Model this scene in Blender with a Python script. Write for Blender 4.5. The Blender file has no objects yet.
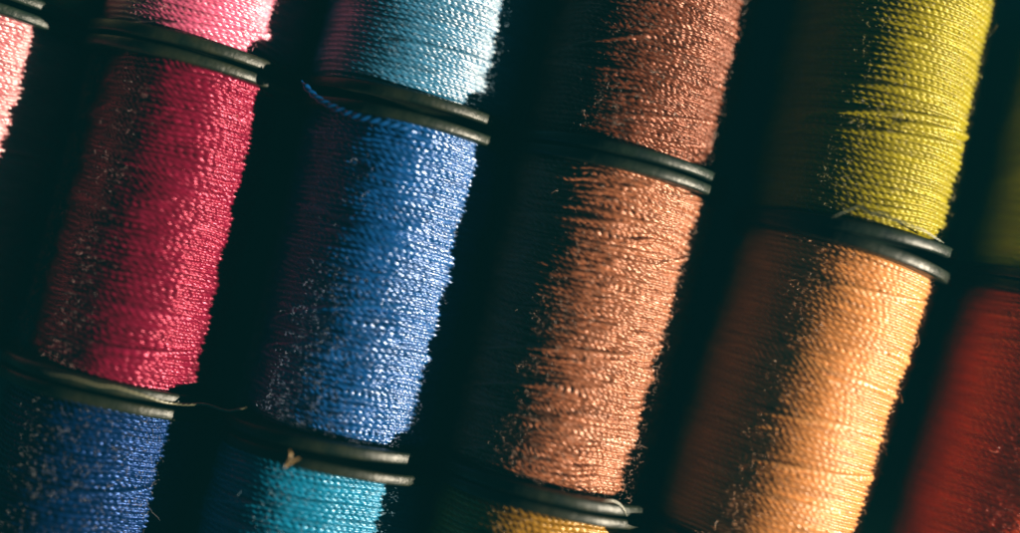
import bpy, math, random
import numpy as np

# ------------------------------------------------------------------ camera, light, exposure
sc = bpy.context.scene
R_ = math.radians
P = 0.16                       # distance between the columns of spools
RF = 0.468 * P                 # flange radius
RT = 0.412 * P                 # radius of the wound thread
AX = R_(14.0)                  # the rows of spools lie 14 degrees off the picture's upright
AXIS = np.array([math.sin(AX), math.cos(AX)])
PERP = np.array([math.cos(AX), -math.sin(AX)])
CAM_Z = RF + 0.844
CAM_Y = -0.0295
TILT = R_(2.0)

cam_d = bpy.data.cameras.new("camera")
cam = bpy.data.objects.new("camera", cam_d)
sc.collection.objects.link(cam)
sc.camera = cam
cam.location = (0.0, CAM_Y, CAM_Z)
cam.rotation_euler = (TILT, 0.0, 0.0)
cam_d.sensor_width = 36.0
cam_d.lens = 1250.0 / 1020.0 * 36.0
cam_d.clip_start = 0.01
cam_d.clip_end = 100.0
cam_d.dof.use_dof = True
cam_d.dof.focus_distance = CAM_Z - RF - 0.32 * P
cam_d.dof.aperture_fstop = 0.42

world = bpy.data.worlds.new("World")
sc.world = world
world.use_nodes = True
bg = world.node_tree.nodes["Background"]
bg.inputs[0].default_value = (0.04, 0.72, 1.0, 1.0)
bg.inputs[1].default_value = 0.03

# one hard warm lamp, low, from the lower right
ELEV = R_(17.5)
AZ = AX + R_(7.0)
LDIR = np.array([math.cos(AZ) * math.cos(ELEV), -math.sin(AZ) * math.cos(ELEV), math.sin(ELEV)])
lamp_d = bpy.data.lights.new("lamp", 'SPOT')
lamp = bpy.data.objects.new("lamp", lamp_d)
sc.collection.objects.link(lamp)
LD = 6.0
lamp.location = (LDIR[0] * LD, LDIR[1] * LD, LDIR[2] * LD + RF)
from mathutils import Vector
lamp.rotation_euler = Vector((-LDIR[0], -LDIR[1], -LDIR[2])).to_track_quat('-Z', 'Y').to_euler()
lamp_d.energy = 6600.0
lamp_d.color = (1.0, 0.86, 0.66)
lamp_d.shadow_soft_size = 0.03
lamp_d.spot_size = R_(20)
lamp_d.spot_blend = 0.3

sc.view_settings.view_transform = 'Standard'
sc.view_settings.look = 'None'
sc.view_settings.exposure = 0.0
sc.view_settings.gamma = 1.0
sc.cycles.use_denoising = True
sc.cycles.max_bounces = 8
sc.cycles.diffuse_bounces = 8
sc.cycles.sample_clamp_indirect = 4.0

# ------------------------------------------------------------------ helpers
def px2world(px, py, z):
    """where the sight line through a point of the photograph meets the height z"""
    d = np.array([(px - 510.0) / 1250.0, -(py - 266.5) / 1250.0, -1.0])
    c, s = math.cos(TILT), math.sin(TILT)
    d = np.array([d[0], d[1] * c - d[2] * s, d[1] * s + d[2] * c])
    t = (z - CAM_Z) / d[2]
    return np.array([d[0] * t, CAM_Y + d[1] * t])

def mesh_obj(name, co, quads, mat, parent=None, uv=None, smooth=True):
    me = bpy.data.meshes.new(name)
    co = np.asarray(co, dtype=np.float32).reshape(-1, 3)
    quads = np.asarray(quads, dtype=np.int32).reshape(-1, 4)
    nf = len(quads)
    me.vertices.add(len(co)); me.vertices.foreach_set("co", co.ravel())
    me.loops.add(nf * 4); me.loops.foreach_set("vertex_index", quads.ravel())
    me.polygons.add(nf)
    me.polygons.foreach_set("loop_start", np.arange(0, nf * 4, 4, dtype=np.int32))
    me.polygons.foreach_set("loop_total", np.full(nf, 4, dtype=np.int32))
    me.polygons.foreach_set("use_smooth", np.full(nf, smooth, dtype=bool))
    if uv is not None:
        l = me.uv_layers.new(name="UVMap")
        l.data.foreach_set("uv", np.asarray(uv, dtype=np.float32)[quads.ravel()].ravel())
    me.materials.append(mat)
    me.update(calc_edges=True); me.validate()
    o = bpy.data.objects.new(name, me)
    sc.collection.objects.link(o)
    if parent is not None:
        o.parent = parent
    return o

def grid_quads(nu, nv, wrap_u=False):
    """quads of a grid stored as index = v*nu + u"""
    u = np.arange(nu if wrap_u else nu - 1); v = np.arange(nv - 1)
    U, V = np.meshgrid(u, v)
    U2 = (U + 1) % nu
    return np.stack([V * nu + U, V * nu + U2, (V + 1) * nu + U2, (V + 1) * nu + U], -1).reshape(-1, 4)

def vnoise(x, y, seed):
    """smooth value noise, -1..1"""
    rs = np.random.RandomState(seed)
    tab = rs.uniform(-1, 1, (64, 64))
    xi = np.floor(x).astype(int); yi = np.floor(y).astype(int)
    fx = x - xi; fy = y - yi
    fx = fx * fx * (3 - 2 * fx); fy = fy * fy * (3 - 2 * fy)
    a = tab[xi % 64, yi % 64]; b = tab[(xi + 1) % 64, yi % 64]
    c = tab[xi % 64, (yi + 1) % 64]; d = tab[(xi + 1) % 64, (yi + 1) % 64]
    return (a * (1 - fx) + b * fx) * (1 - fy) + (c * (1 - fx) + d * fx) * fy

def tubes(paths, rad, sides, seed=0):
    """round tubes along many equally long paths at once: (n, m, 3) points, (n, m) radii"""
    n, m, _ = paths.shape
    t = np.gradient(paths, axis=1)
    t /= np.linalg.norm(t, axis=2, keepdims=True) + 1e-12
    rs = np.random.RandomState(seed)
    ref = rs.normal(size=(n, 1, 3)) + np.zeros((n, m, 3))
    s = np.cross(t, ref); s /= np.linalg.norm(s, axis=2, keepdims=True) + 1e-12
    b = np.cross(t, s)
    a = np.arange(sides) * 2 * math.pi / sides
    co = paths[:, :, None, :] + rad[:, :, None, None] * (
        s[:, :, None, :] * np.cos(a)[None, None, :, None] + b[:, :, None, :] * np.sin(a)[None, None, :, None])
    q1 = grid_quads(sides, m, True)
    q = (q1[None] + (np.arange(n) * m * sides)[:, None, None]).reshape(-1, 4)
    return co.reshape(-1, 3), q

def tag(o, label=None, cat=None, group=None, kind=None):
    for k, v in (("label", label), ("category", cat), ("group", group), ("kind", kind)):
        if v: o[k] = v
    return o

# ------------------------------------------------------------------ materials
def new_mat(name):
    m = bpy.data.materials.new(name); m.use_nodes = True
    nt = m.node_tree
    return m, nt, nt.nodes["Principled BSDF"]

def N(nt, typ, **kw):
    n = nt.nodes.new(typ)
    for k, v in kw.items():
        setattr(n, k, v)
    return n

def thread_mat(name, col, rough=0.33, spec=1.0, var=0.35, ior=1.5, white=0.5):
    m, nt, b = new_mat(name)
    tc = N(nt, "ShaderNodeUVMap")
    mp = N(nt, "ShaderNodeMapping"); mp.inputs["Scale"].default_value = (5.0, 60.0, 1.0)
    nz = N(nt, "ShaderNodeTexNoise"); nz.inputs["Scale"].default_value = 1.0; nz.inputs["Detail"].default_value = 2.0
    nt.links.new(tc.outputs[0], mp.inputs[0]); nt.links.new(mp.outputs[0], nz.inputs["Vector"])
    rp = N(nt, "ShaderNodeValToRGB")
    rp.color_ramp.elements[0].position = 0.3; rp.color_ramp.elements[1].position = 0.72
    d = 1.0 - var
    rp.color_ramp.elements[0].color = (col[0] * d, col[1] * d, col[2] * d, 1)
    rp.color_ramp.elements[1].color = (min(1, col[0] * 1.15), min(1, col[1] * 1.15), min(1, col[2] * 1.15), 1)
    nt.links.new(nz.outputs["Fac"], rp.inputs[0]); nt.links.new(rp.outputs[0], b.inputs["Base Color"])
    # the fine filaments of each strand
    mp2 = N(nt, "ShaderNodeMapping"); mp2.inputs["Scale"].default_value = (120.0, 420.0, 1.0)
    mp2.inputs["Rotation"].default_value = (0, 0, R_(8))
    nz2 = N(nt, "ShaderNodeTexNoise"); nz2.inputs["Scale"].default_value = 1.0; nz2.inputs["Detail"].default_value = 1.0
    nt.links.new(tc.outputs[0], mp2.inputs[0]); nt.links.new(mp2.outputs[0], nz2.inputs["Vector"])
    bp = N(nt, "ShaderNodeBump"); bp.inputs["Strength"].default_value = 0.45; bp.inputs["Distance"].default_value = 0.0007
    nt.links.new(nz2.outputs["Fac"], bp.inputs["Height"]); nt.links.new(bp.outputs[0], b.inputs["Normal"])
    b.inputs["Roughness"].default_value = rough
    b.inputs["Specular IOR Level"].default_value = spec
    b.inputs["IOR"].default_value = ior
    mx = max(col)
    b.inputs["Specular Tint"].default_value = (*[white + (1 - white) * x / mx for x in col], 1)
    return m

def fuzz_mat(name, col):
    m, nt, b = new_mat(name)
    c = [0.84 * x + 0.16 * w for x, w in zip(col, (0.80, 0.74, 0.62))]
    b.inputs["Base Color"].default_value = (*c, 1)
    b.inputs["Roughness"].default_value = 0.35
    b.inputs["Specular IOR Level"].default_value = 0.7
    return m

def plastic_mat():
    m, nt, b = new_mat("dark_green_black_plastic")
    tc = N(nt, "ShaderNodeTexCoord")
    nz = N(nt, "ShaderNodeTexNoise"); nz.inputs["Scale"].default_value = 90.0; nz.inputs["Detail"].default_value = 5.0
    nt.links.new(tc.outputs["Object"], nz.inputs["Vector"])
    rp = N(nt, "ShaderNodeValToRGB")
    rp.color_ramp.elements[0].position = 0.35; rp.color_ramp.elements[1].position = 0.75
    rp.color_ramp.elements[0].color = (0.0015, 0.0055, 0.005, 1)
    rp.color_ramp.elements[1].color = (0.012, 0.014, 0.009, 1)
    oi = N(nt, "ShaderNodeObjectInfo")
    tint = N(nt, "ShaderNodeMix", data_type='RGBA', blend_type='MULTIPLY')
    tr = N(nt, "ShaderNodeValToRGB")
    tr.color_ramp.elements[0].color = (0.65, 1.15, 1.05, 1); tr.color_ramp.elements[1].color = (1.45, 1.1, 0.65, 1)
    tint.inputs[0].default_value = 1.0
    nt.links.new(oi.outputs["Random"], tr.inputs[0])
    nt.links.new(nz.outputs["Fac"], rp.inputs[0])
    nt.links.new(rp.outputs[0], tint.inputs[6]); nt.links.new(tr.outputs[0], tint.inputs[7])
    nt.links.new(tint.outputs[2], b.inputs["Base Color"])
    nz2 = N(nt, "ShaderNodeTexNoise"); nz2.inputs["Scale"].default_value = 380.0; nz2.inputs["Detail"].default_value = 4.0
    nt.links.new(tc.outputs["Object"], nz2.inputs["Vector"])
    mr = N(nt, "ShaderNodeMapRange"); mr.inputs["To Min"].default_value = 0.30; mr.inputs["To Max"].default_value = 0.55
    nt.links.new(nz2.outputs["Fac"], mr.inputs[0]); nt.links.new(mr.outputs[0], b.inputs["Roughness"])
    bp = N(nt, "ShaderNodeBump"); bp.inputs["Strength"].default_value = 0.4; bp.inputs["Distance"].default_value = 0.0010
    nt.links.new(nz2.outputs["Fac"], bp.inputs["Height"]); nt.links.new(bp.outputs[0], b.inputs["Normal"])
    b.inputs["Specular IOR Level"].default_value = 0.28
    return m

def table_mat():
    m, nt, b = new_mat("dark_teal_felt")
    tc = N(nt, "ShaderNodeTexCoord")
    nz = N(nt, "ShaderNodeTexNoise"); nz.inputs["Scale"].default_value = 40.0; nz.inputs["Detail"].default_value = 4.0
    nt.links.new(tc.outputs["Object"], nz.inputs["Vector"])
    rp = N(nt, "ShaderNodeValToRGB")
    rp.color_ramp.elements[0].color = (0.02, 0.16, 0.18, 1)
    rp.color_ramp.elements[1].color = (0.03, 0.22, 0.24, 1)
    nt.links.new(nz.outputs["Fac"], rp.inputs[0]); nt.links.new(rp.outputs[0], b.inputs["Base Color"])
    b.inputs["Roughness"].default_value = 0.95
    b.inputs["Specular IOR Level"].default_value = 0.1
    return m

PLASTIC = plastic_mat()
TABLE = table_mat()

# ------------------------------------------------------------------ the table the spools lie on
gx = np.linspace(-1.5, 1.5, 61)
GX, GY = np.meshgrid(gx, gx)
GZ = np.zeros_like(GX)
table = mesh_obj("table_surface", np.stack([GX, GY, GZ], -1), grid_quads(61, 61), TABLE)
tag(table, "dark teal table surface under the rows of spools", kind="structure")

# ------------------------------------------------------------------ spool parts (axis along local Y, resting on z = 0)
HL = 0.1086                    # half length of a spool
FT = 0.0070                    # flange thickness

def flange_mesh(parent, y_in, sgn, seed, tilt=(0.0, 0.0)):
    """a moulded end disc: from its inner face at y_in outwards by FT"""
    rs = np.random.RandomState(seed)
    hole, b = 0.021, 0.0011
    t = FT * rs.uniform(0.94, 1.08)
    prof = [(hole, 0.0), (RF * 0.5, 0.0), (RF - 0.008, 0.0), (RF - b * 1.4, 0.0), (RF - b * 0.4, b * 0.35), (RF, b * 1.3),
            (RF + 0.0001, t * 0.5), (RF, t - b * 1.2), (RF - b * 0.35, t - b * 0.35), (RF - b * 1.2, t), (RF - 0.0065, t), (RF - 0.0078, t - 0.0016),
            (RF * 0.45, t - 0.0016), (RF * 0.43, t), (hole + 0.001, t), (hole, t - 0.001), (hole, 0.0)]
    nu = 220
    a = np.arange(nu) * 2 * math.pi / nu
    co = []
    for r, y in prof:
        rr = np.full(nu, r)
        if r > RF * 0.9:
            rr = rr + 0.00018 * vnoise(np.cos(a) * 6 + 20, np.sin(a) * 6 + 20, seed) + 0.0001 * vnoise(np.cos(a) * 25 + 40, np.sin(a) * 25 + 40, seed + 1) - 0.00025
        yy = y_in + sgn * y + tilt[0] * rr * np.sin(a) + tilt[1] * rr * np.cos(a)
        co.append(np.stack([rr * np.sin(a), yy, RF + rr * np.cos(a)], -1))
    q = grid_quads(nu, len(prof), True)
    if sgn > 0: q = q[:, ::-1]
    o = mesh_obj("flange", np.array(co), q, PLASTIC, parent)
    return o

def core_mesh(parent):
    nu = 48
    a = np.arange(nu) * 2 * math.pi / nu
    co = []
    for r, y in ((0.0225, -HL + FT * 0.5), (0.030, -HL + FT * 0.6), (0.030, HL - FT * 0.6), (0.0225, HL - FT * 0.5), (0.0225, -HL + FT * 0.5)):
        co.append(np.stack([r * np.sin(a), np.full(nu, y), RF + r * np.cos(a)], -1))
    return mesh_obj("core_tube", np.array(co), grid_quads(nu, 5, True), PLASTIC, parent)

PHI = np.concatenate([np.linspace(-112, 112, 420), np.linspace(112, 248, 62)[1:-1]]) * math.pi / 180

def winding(parent, mat, seed, pitch=0.0033, ply=0.0050, slant=1.2, mess=0.5, lump=1.0, cross=10, plyamp=0.40, fill=1.0, taper=0.0, oval=0.0):
    """the wound thread as one relief: helical rows of two-ply strand, wandering, with crossing wraps"""
    rs = np.random.RandomState(seed)
    h = HL - FT + 0.0005
    ny = int(2 * h / pitch * 7.5)
    y = np.linspace(-h, h, ny)
    F, Y = np.meshgrid(PHI, y)
    S = F * RT
    wob = (0.55 * vnoise(S / 0.045 + 7, Y / 0.030 + 9, seed) + 0.30 * mess * vnoise(S / 0.016 + 3, Y / 0.007 + 5, seed + 1)) * pitch * (0.5 + mess)
    rows = (Y + wob) / pitch + F / (2 * math.pi) + 200.0
    k = np.floor(rows).astype(int); t = rows - k
    hk = rs.uniform(-1, 1, 600); ps = rs.uniform(0, 1, 600); wk = rs.uniform(0.8, 1.0, 600)
    prof = np.clip(1 - (2 * t - 1) ** 2, 0, 1) ** 0.8
    tw = S / (ply * (0.92 + 0.16 * ps[k])) - slant * (t - 0.5) * -1.0 + ps[k] * 7.0 + 0.5 * vnoise(S / 0.02, rows * 0.9, seed + 2) * (0.4 + mess)
    q = np.abs(np.sin(math.pi * tw)) ** 0.7
    strand = pitch * 0.5 * prof * (1 - plyamp + plyamp * q) * 1.6
    H = RT - pitch * 0.5 + strand * wk[k] + hk[k] * pitch * 0.24 * (0.35 + mess)
    H += pitch * 0.20 * mess * (vnoise(S / 0.0075 + 1, Y / 0.0023 + 2, seed + 3) + 0.4 * vnoise(S / 0.0028 + 4, Y / 0.0015 + 6, seed + 4))
    # crossing wraps lying over the rows
    for _ in range(cross):
        f0 = rs.uniform(-1.6, 1.6); y0 = rs.uniform(-h * 0.95, h * 0.95)
        ln = rs.uniform(0.4, 1.5); sl = rs.uniform(-0.006, 0.014) * (0.5 + mess)
        path = y0 + sl * (F - f0) + 0.0012 * np.sin(F * rs.uniform(1, 3) + rs.uniform(0, 6))
        d = (Y - path) / (pitch * 0.52)
        e = np.clip((ln - np.abs(F - f0)) / 0.22, 0, 1); e = e * e * (3 - 2 * e)
        ok = (np.abs(d) < 1) & (e > 0)
        tq = np.abs(np.sin(math.pi * (S / ply + slant * d * 0.5 + rs.uniform()))) ** 0.7
        hc = RT - pitch * 0.75 + e * pitch * 0.7 + pitch * 0.5 * np.sqrt(np.clip(1 - d * d, 0, 1)) * (1 - plyamp + plyamp * tq) * 1.2
        H = np.where(ok, np.maximum(H, hc), H)
    # broad unevenness of the wound body, and rounded shoulders at the flanges
    H += lump * (0.0011 * vnoise(S / 0.05 + 11, Y / 0.03 + 4, seed + 5) + 0.0009 * vnoise(S / 0.11 + 2, Y / 0.012 + 8, seed + 6))
    H += 0.0009 * mess * vnoise(S / 0.017 + 5, Y / 0.0085 + 1, seed + 7)
    H += taper * Y / h + oval * RT * np.sin(2 * (F + 0.26)) * (np.cos(F) > -0.6)
    yn = np.abs(Y) / h
    H -= 0.0070 * fill * np.where(Y > 0, 0.25, 1.0) * np.clip((yn - 0.90) / 0.10, 0, 1) ** 2.2 * (1 + 0.3 * vnoise(S / 0.03, Y * 0 + 3.3, seed + 8)) + 0.0012 * yn ** 4
    co = np.stack([H * np.sin(F), Y, RF + H * np.cos(F)], -1)
    nu = len(PHI)
    uv = np.stack([S.ravel(), Y.ravel()], -1) * 4.0
    o = mesh_obj("wound_thread", co, grid_quads(nu, ny, True)[:, ::-1], mat, parent, uv)
    return o, H

def fuzz(parent, mat, seed, n=2600, length=1.0):
    """loose fibres standing off the wound thread"""
    rs = np.random.RandomState(seed)
    m = 7
    f = rs.uniform(-1.75, 1.45, n); y = rs.uniform(-1, 1, n) * (HL - FT - 0.002)
    ang = rs.uniform(0, 2 * math.pi, n)
    curl = rs.normal(0, 0.75, n)
    step = np.where(rs.uniform(size=n) < 0.86, 0.00016, 0.00048) * rs.lognormal(0.1, 0.5, n) * length
    hgt = RT + 0.0006 + 0.0 * f
    dh = rs.normal(0.35, 0.55, n) * step
    pts = np.zeros((n, m, 3))
    ff, yy, hh = f.copy(), y.copy(), hgt + rs.uniform(-0.0002, 0.0012, n)
    for i in range(m):
        pts[:, i] = np.stack([hh * np.sin(ff), yy, RF + hh * np.cos(ff)], -1)
        ff = ff + np.cos(ang) * step / RT; yy = yy + np.sin(ang) * step; hh = np.clip(hh + dh, RT - 0.0004, RT + 0.011)
        ang = ang + curl + rs.normal(0, 0.35, n); dh = dh * 0.75 + rs.normal(0, 0.25, n) * step
    rad = np.full((n, m), 0.00011) * rs.uniform(0.7, 1.3, n)[:, None]
    rad[:, -1] *= 0.5
    lim = HL - FT - 0.0005
    pts[:, :, 1] = np.clip(pts[:, :, 1], -lim, lim)
    co, q = tubes(pts, rad, 3, seed)
    o = mesh_obj("loose_fibres", co, q, mat, parent)
    tag(o, kind="stuff")
    return o

def spool(cx, cy, rot, seed, col, label, colname, wind=None, fib=2600, rough=0.33, spec=1.0, var=0.35, tilt=(0, 0, 0, 0), ior=1.5, white=0.5):
    e = bpy.data.objects.new("thread_spool", None)
    e.empty_display_size = 0.02
    sc.collection.objects.link(e)
    e.location = (cx, cy, 0.0); e.rotation_euler = (0, 0, -rot)
    tag(e, label, "thread spool", "thread spools lying in rows")
    flange_mesh(e, -(HL - FT), -1, seed * 3 + 1, tilt[:2])
    flange_mesh(e, (HL - FT), 1, seed * 3 + 2, tilt[2:])
    core_mesh(e)
    m = thread_mat(colname + "_thread", col, rough, spec, var, ior, white)
    w, _ = winding(e, m, seed, **(wind or {}))
    fuzz(w, fuzz_mat(colname + "_fibre", col), seed + 50, int(fib * 2.3))
    return e

# lit right-hand end of the gap between two spools of a column, in pixels of the photograph
ZE = RF + 0.325 * P
def gap(px, py):
    return px2world(px, py, ZE) - PERP * 0.36 * P
TOP = [gap(45, 13), gap(265, 72), gap(490, 129), gap(712, 184), gap(951, 262), gap(1190, 325)]
BOT = [None, gap(178, 409), gap(409, 476), gap(633, 519), None, None]
PITCH = 2 * HL + 0.003

def place(col, row):
    t, b = TOP[col], BOT[col]
    if b is None:
        a = AX + R_({(4, 0): -1.5, (4, 1): 4.0, (5, 1): 3.0}.get((col, row), 1.0))
        ax = np.array([math.sin(a), math.cos(a)])
    else:
        ax = (t - b) / np.linalg.norm(t - b)
    rot = math.atan2(ax[0], ax[1])
    if row == 0: c = t + ax * PITCH / 2
    elif row == 1: c = t - ax * PITCH / 2 if b is None else (t + b) / 2
    else: c = (t - ax * PITCH if b is None else b) - ax * PITCH / 2
    return c[0], c[1], rot

SPOOLS = [
    # col,row,seed,colour,(name),label,winding
    (0, 0, 11, (0.45, 0.36, 0.20), "beige", "spool in the top left corner showing only its dark end disc", dict(), 300),
    (1, 0, 12, (0.55, 0.078, 0.18), "rose_pink", "rose pink thread spool end to end with the crimson spool, at the top", dict(pitch=0.0036, mess=0.35, lump=1.6), 2000),
    (2, 0, 13, (0.006, 0.125, 0.25), "cyan", "pale cyan thread spool end to end with the royal blue spool, at the top", dict(pitch=0.0034, mess=0.3, oval=-0.08), 2400),
    (3, 0, 14, (0.088, 0.022, 0.008), "russet", "russet brown thread spool above the copper one, darker and redder than it", dict(pitch=0.0032, mess=0.95, plyamp=0.52, oval=-0.04, slant=1.25), 2600),
    (4, 0, 15, (0.215, 0.18, 0.003), "yellow", "bright yellow thread spool end to end with the orange gold spool", dict(pitch=0.0037, mess=0.25, lump=1.2), 2000),
    (5, 0, 16, (0.8, 0.74, 0.04), "olive", "shaded olive thread spool at the right edge beside the bright yellow one", dict(pitch=0.0036, mess=0.25), 1800),
    (0, 1, 21, (0.42, 0.1, 0.12), "pale_pink", "pale pink thread spool cut by the left edge beside the crimson spool", dict(pitch=0.0036, mess=0.7, slant=1.25), 1500),
    (1, 1, 22, (0.12, 0.0012, 0.018), "crimson", "crimson thread spool between the pale pink and the royal blue spools", dict(pitch=0.0034, mess=0.8, lump=1.2, slant=1.2, oval=0.13, plyamp=0.52), 3000),
    (2, 1, 23, (0.001, 0.056, 0.2), "royal_blue", "royal blue thread spool with a loose strand end at its top corner", dict(pitch=0.0034, mess=0.75, slant=1.2, plyamp=0.52, lump=1.3, oval=0.02, taper=0.0035), 3200),
    (3, 1, 24, (0.22, 0.074, 0.031), "copper", "copper thread spool in the middle row between royal blue and orange gold", dict(pitch=0.0034, mess=1.0, slant=1.6, oval=-0.05, plyamp=0.55, taper=0.0025), 3400),
    (4, 1, 25, (0.52, 0.21, 0.055), "orange_gold", "orange gold thread spool below the bright yellow spool", dict(pitch=0.0034, mess=0.22, cross=16, lump=1.0), 2800),
    (5, 1, 26, (0.92, 0.085, 0.012), "deep_red", "deep red thread spool at the right edge beside the orange gold one", dict(pitch=0.0034, mess=0.3), 2200),
    (1, 2, 32, (0.0008, 0.012, 0.052), "navy", "dark navy thread spool below the crimson spool, in the bottom left", dict(pitch=0.0036, mess=0.6), 2200),
    (2, 2, 33, (0.002, 0.15, 0.27), "turquoise", "turquoise thread spool below the royal blue spool, at the bottom", dict(pitch=0.0035, mess=0.4, oval=-0.11), 2200),
    (3, 2, 34, (0.28, 0.14, 0.008), "mustard", "mustard gold thread spool below the copper spool, at the bottom", dict(pitch=0.0035, mess=0.5, oval=-0.05), 2000),
    (4, 2, 35, (0.25, 0.10, 0.02), "amber", "unseen amber thread spool added under the bottom edge to shade the gaps above", dict(pitch=0.0034, mess=0.3), 300),  # out of view, added to keep lamp light out of the gaps
]
TILTS = {(1, 1): (0.0, 0.0, 0.0, 0.0), (2, 1): (0.03, 0, 0.0, 0.0), (3, 1): (0.0, 0.0, 0.0, 0.0)}
GLOSS = {"cyan": dict(ior=1.9, white=1.0, rough=0.38), "rose_pink": dict(ior=1.9, white=0.9, rough=0.38), "pale_pink": dict(ior=1.9, white=1.0, rough=0.4),
         "royal_blue": dict(ior=1.75, white=0.6, rough=0.29), "orange_gold": dict(spec=1.0, rough=0.38, white=0.7), "copper": dict(ior=1.55, spec=1.0, rough=0.36, white=0.38), "russet": dict(spec=1.0, rough=0.37, white=0.3), "yellow": dict(spec=0.6, rough=0.42, white=0.3), "crimson": dict(ior=1.65, white=0.2, rough=0.32), "navy": dict(white=0.15), "turquoise": dict(ior=1.6, white=0.5)}
built = {}
for c, r, seed, col, cname, label, wnd, fib in SPOOLS:
    x, y, rot = place(c, r)
    built[(c, r)] = spool(x, y, rot, seed, col, label, cname, wnd, fib, tilt=TILTS.get((c, r), (0, 0, 0, 0)), **GLOSS.get(cname, {}))

# ------------------------------------------------------------------ loose ends, lying on or caught between the spools
def yarn_mat(name, col):
    m, nt, b = new_mat(name)
    b.inputs["Base Color"].default_value = (*col, 1); b.inputs["Roughness"].default_value = 0.4
    b.inputs["Specular IOR Level"].default_value = 0.8
    return m

def yarn(name, pts, rad, mat, parent=None, twist=900.0, lobes=0.45):
    """a two-ply strand: a tube whose section is a turning figure of eight, along a smooth path"""
    p = np.array(pts, float)
    t = np.concatenate([[0], np.cumsum(np.linalg.norm(np.diff(p, axis=0), axis=1))])
    m = max(24, int(t[-1] / 0.0009)); tt = np.linspace(0, t[-1], m)
    c = np.stack([np.interp(tt, t, p[:, i]) for i in range(3)], -1)
    ker = np.hanning(int(m / len(p)) * 2 + 3); ker /= ker.sum()
    pad = len(ker) // 2
    ends = c[0].copy(), c[-1].copy()
    c = np.stack([np.convolve(np.pad(c[:, i], pad, mode="reflect", reflect_type="odd"), ker, mode="same")[pad:-pad] for i in range(3)], -1)
    d = np.gradient(c, axis=0); d /= np.linalg.norm(d, axis=1, keepdims=True)
    up = np.array([0.0, 0.0, 1.0]); s = np.cross(d, up); s /= np.linalg.norm(s, axis=1, keepdims=True); b = np.cross(s, d)
    sides = 12; a = np.arange(sides) * 2 * math.pi / sides
    ends_taper = np.clip(np.minimum(np.arange(m), np.arange(m)[::-1]) / 5.0, 0.25, 1)
    r = rad * ends_taper[:, None] * (1 - lobes + lobes * np.abs(np.cos(a[None] - tt[:, None] * twist)) ** 0.8)
    co = c[:, None] + r[..., None] * (s[:, None] * np.cos(a)[None, :, None] + b[:, None] * np.sin(a)[None, :, None])
    return mesh_obj(name, co, grid_quads(sides, m, True), mat, parent)

def on_rim(c, px, py, dz):
    """a point resting on the flanges of column c, under a point of the photograph"""
    z = RF + 0.45 * P
    for _ in range(6):
        w = px2world(px, py, z)
        u = float(np.dot(w - (BOT[c] if BOT[c] is not None else TOP[c]), PERP))
        z = RF + math.sqrt(max(RF * RF - u * u, 0.0004)) + dz
    return (w[0], w[1], z)

pale = yarn_mat("pale_olive_thread", (0.11, 0.105, 0.06))
pts = [on_rim(1, x, y, 0.0012) for x, y in ((40, 370), (52, 374), (68, 376), (84, 381), (99, 386), (114, 386), (128, 391), (146, 396), (162, 402), (176, 404))]
e = pts[-1]
for x, y, z in ((190, 405, 0.33), (204, 403, 0.32), (217, 408, 0.33), (230, 412, 0.345), (240, 409, 0.36), (247, 407, 0.37)):
    w = px2world(x, y, RF + z * P); pts.append((w[0], w[1], RF + z * P))
tag(yarn("loose_thread", pts, 0.0009, pale), "pale loose thread caught on the end discs between the crimson and navy spools", "thread", "loose bits of thread")

pts = [on_rim(3, x, y, 0.0010) for x, y in ((604, 501), (612, 500), (619, 503), (624, 509), (627, 516))]
tag(yarn("loose_thread", pts, 0.0007, yarn_mat("white_thread", (0.20, 0.20, 0.16))), "short whitish kinked thread on the end disc below the copper spool", "thread", "loose bits of thread")

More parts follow.
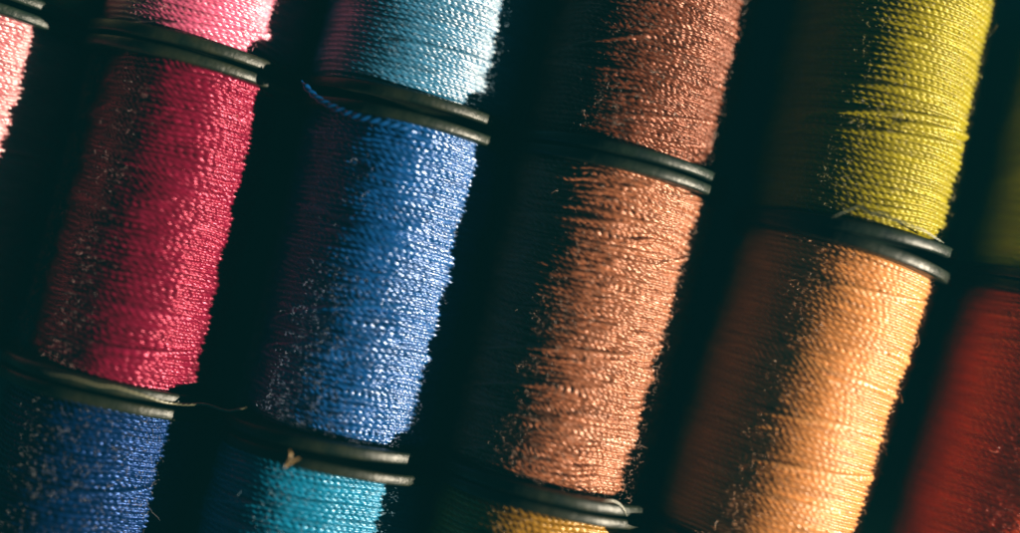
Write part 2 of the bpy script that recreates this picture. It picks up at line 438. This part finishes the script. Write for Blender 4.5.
pts = [on_rim(2, x, y, 0.0006) for x, y in ((284, 469), (288, 463), (291, 456), (290, 450))]
tuft = bpy.data.objects.new("lint_tuft", None); tuft.empty_display_size = 0.01
sc.collection.objects.link(tuft)
tag(tuft, "small tan forked lint tuft on the end disc above the turquoise thread", "lint", "loose bits of thread")
tan = yarn_mat("tan_lint", (0.28, 0.18, 0.07))
yarn("strand", pts, 0.0011, tan, tuft, lobes=0.5)
pts = [on_rim(2, x, y, 0.0010) for x, y in ((287, 466), (291, 462), (296, 459), (300, 458))]
yarn("strand", pts, 0.0007, tan, tuft)

pts = [on_rim(4, x, y, 0.0004) for x, y in ((832, 218), (842, 212), (853, 209), (860, 204), (866, 212), (874, 215), (882, 211), (890, 219), (900, 221), (911, 226), (922, 229), (934, 237), (944, 243))]
tag(yarn("loose_thread", pts, 0.00055, yarn_mat("grey_green_lint", (0.10, 0.115, 0.075))), "thin frayed grey thread lying along the end disc under the bright yellow thread", "thread", "loose bits of thread")

# the end of the royal blue thread, sprung loose at the spool's top corner
sp = built[(2, 1)]
pts = [(x * P, HL - FT - d, RF + z * P) for x, z, d in ((-0.405, 0.375, -0.0120), (-0.385, 0.375, -0.0090), (-0.35, 0.385, -0.0050), (-0.31, 0.400, -0.0018),
       (-0.25, 0.415, 0.0008), (-0.17, 0.432, 0.0030), (-0.08, 0.444, 0.0034), (0.02, 0.440, 0.0036), (0.10, 0.420, 0.0050))]
yarn("thread_end", pts, 0.0023, bpy.data.materials["royal_blue_thread"], sp, twist=520.0)

# ------------------------------------------------------------------ teal veil, a thin volume added to lift the dark tones
hz = bpy.data.materials.new("teal_veil"); hz.use_nodes = True
nt = hz.node_tree
nt.nodes.remove(nt.nodes["Principled BSDF"])
pv = nt.nodes.new("ShaderNodeVolumePrincipled")
pv.inputs["Color"].default_value = (0.05, 0.75, 1.0, 1)
pv.inputs["Density"].default_value = 0.0175
nt.links.new(pv.outputs[0], nt.nodes["Material Output"].inputs["Volume"])
hx = 1.6; z0, z1 = -1.0, CAM_Z + 0.1
co = [(x, y, z) for z in (z0, z1) for x, y in ((-hx, -hx), (hx, -hx), (hx, hx), (-hx, hx))]
hq = [(3, 2, 1, 0), (4, 5, 6, 7), (0, 1, 5, 4), (1, 2, 6, 5), (2, 3, 7, 6), (3, 0, 4, 7)]
tag(mesh_obj("veil_box", co, hq, hz, smooth=False), "thin teal veil added over the spools to lift the dark tones", kind="stuff")
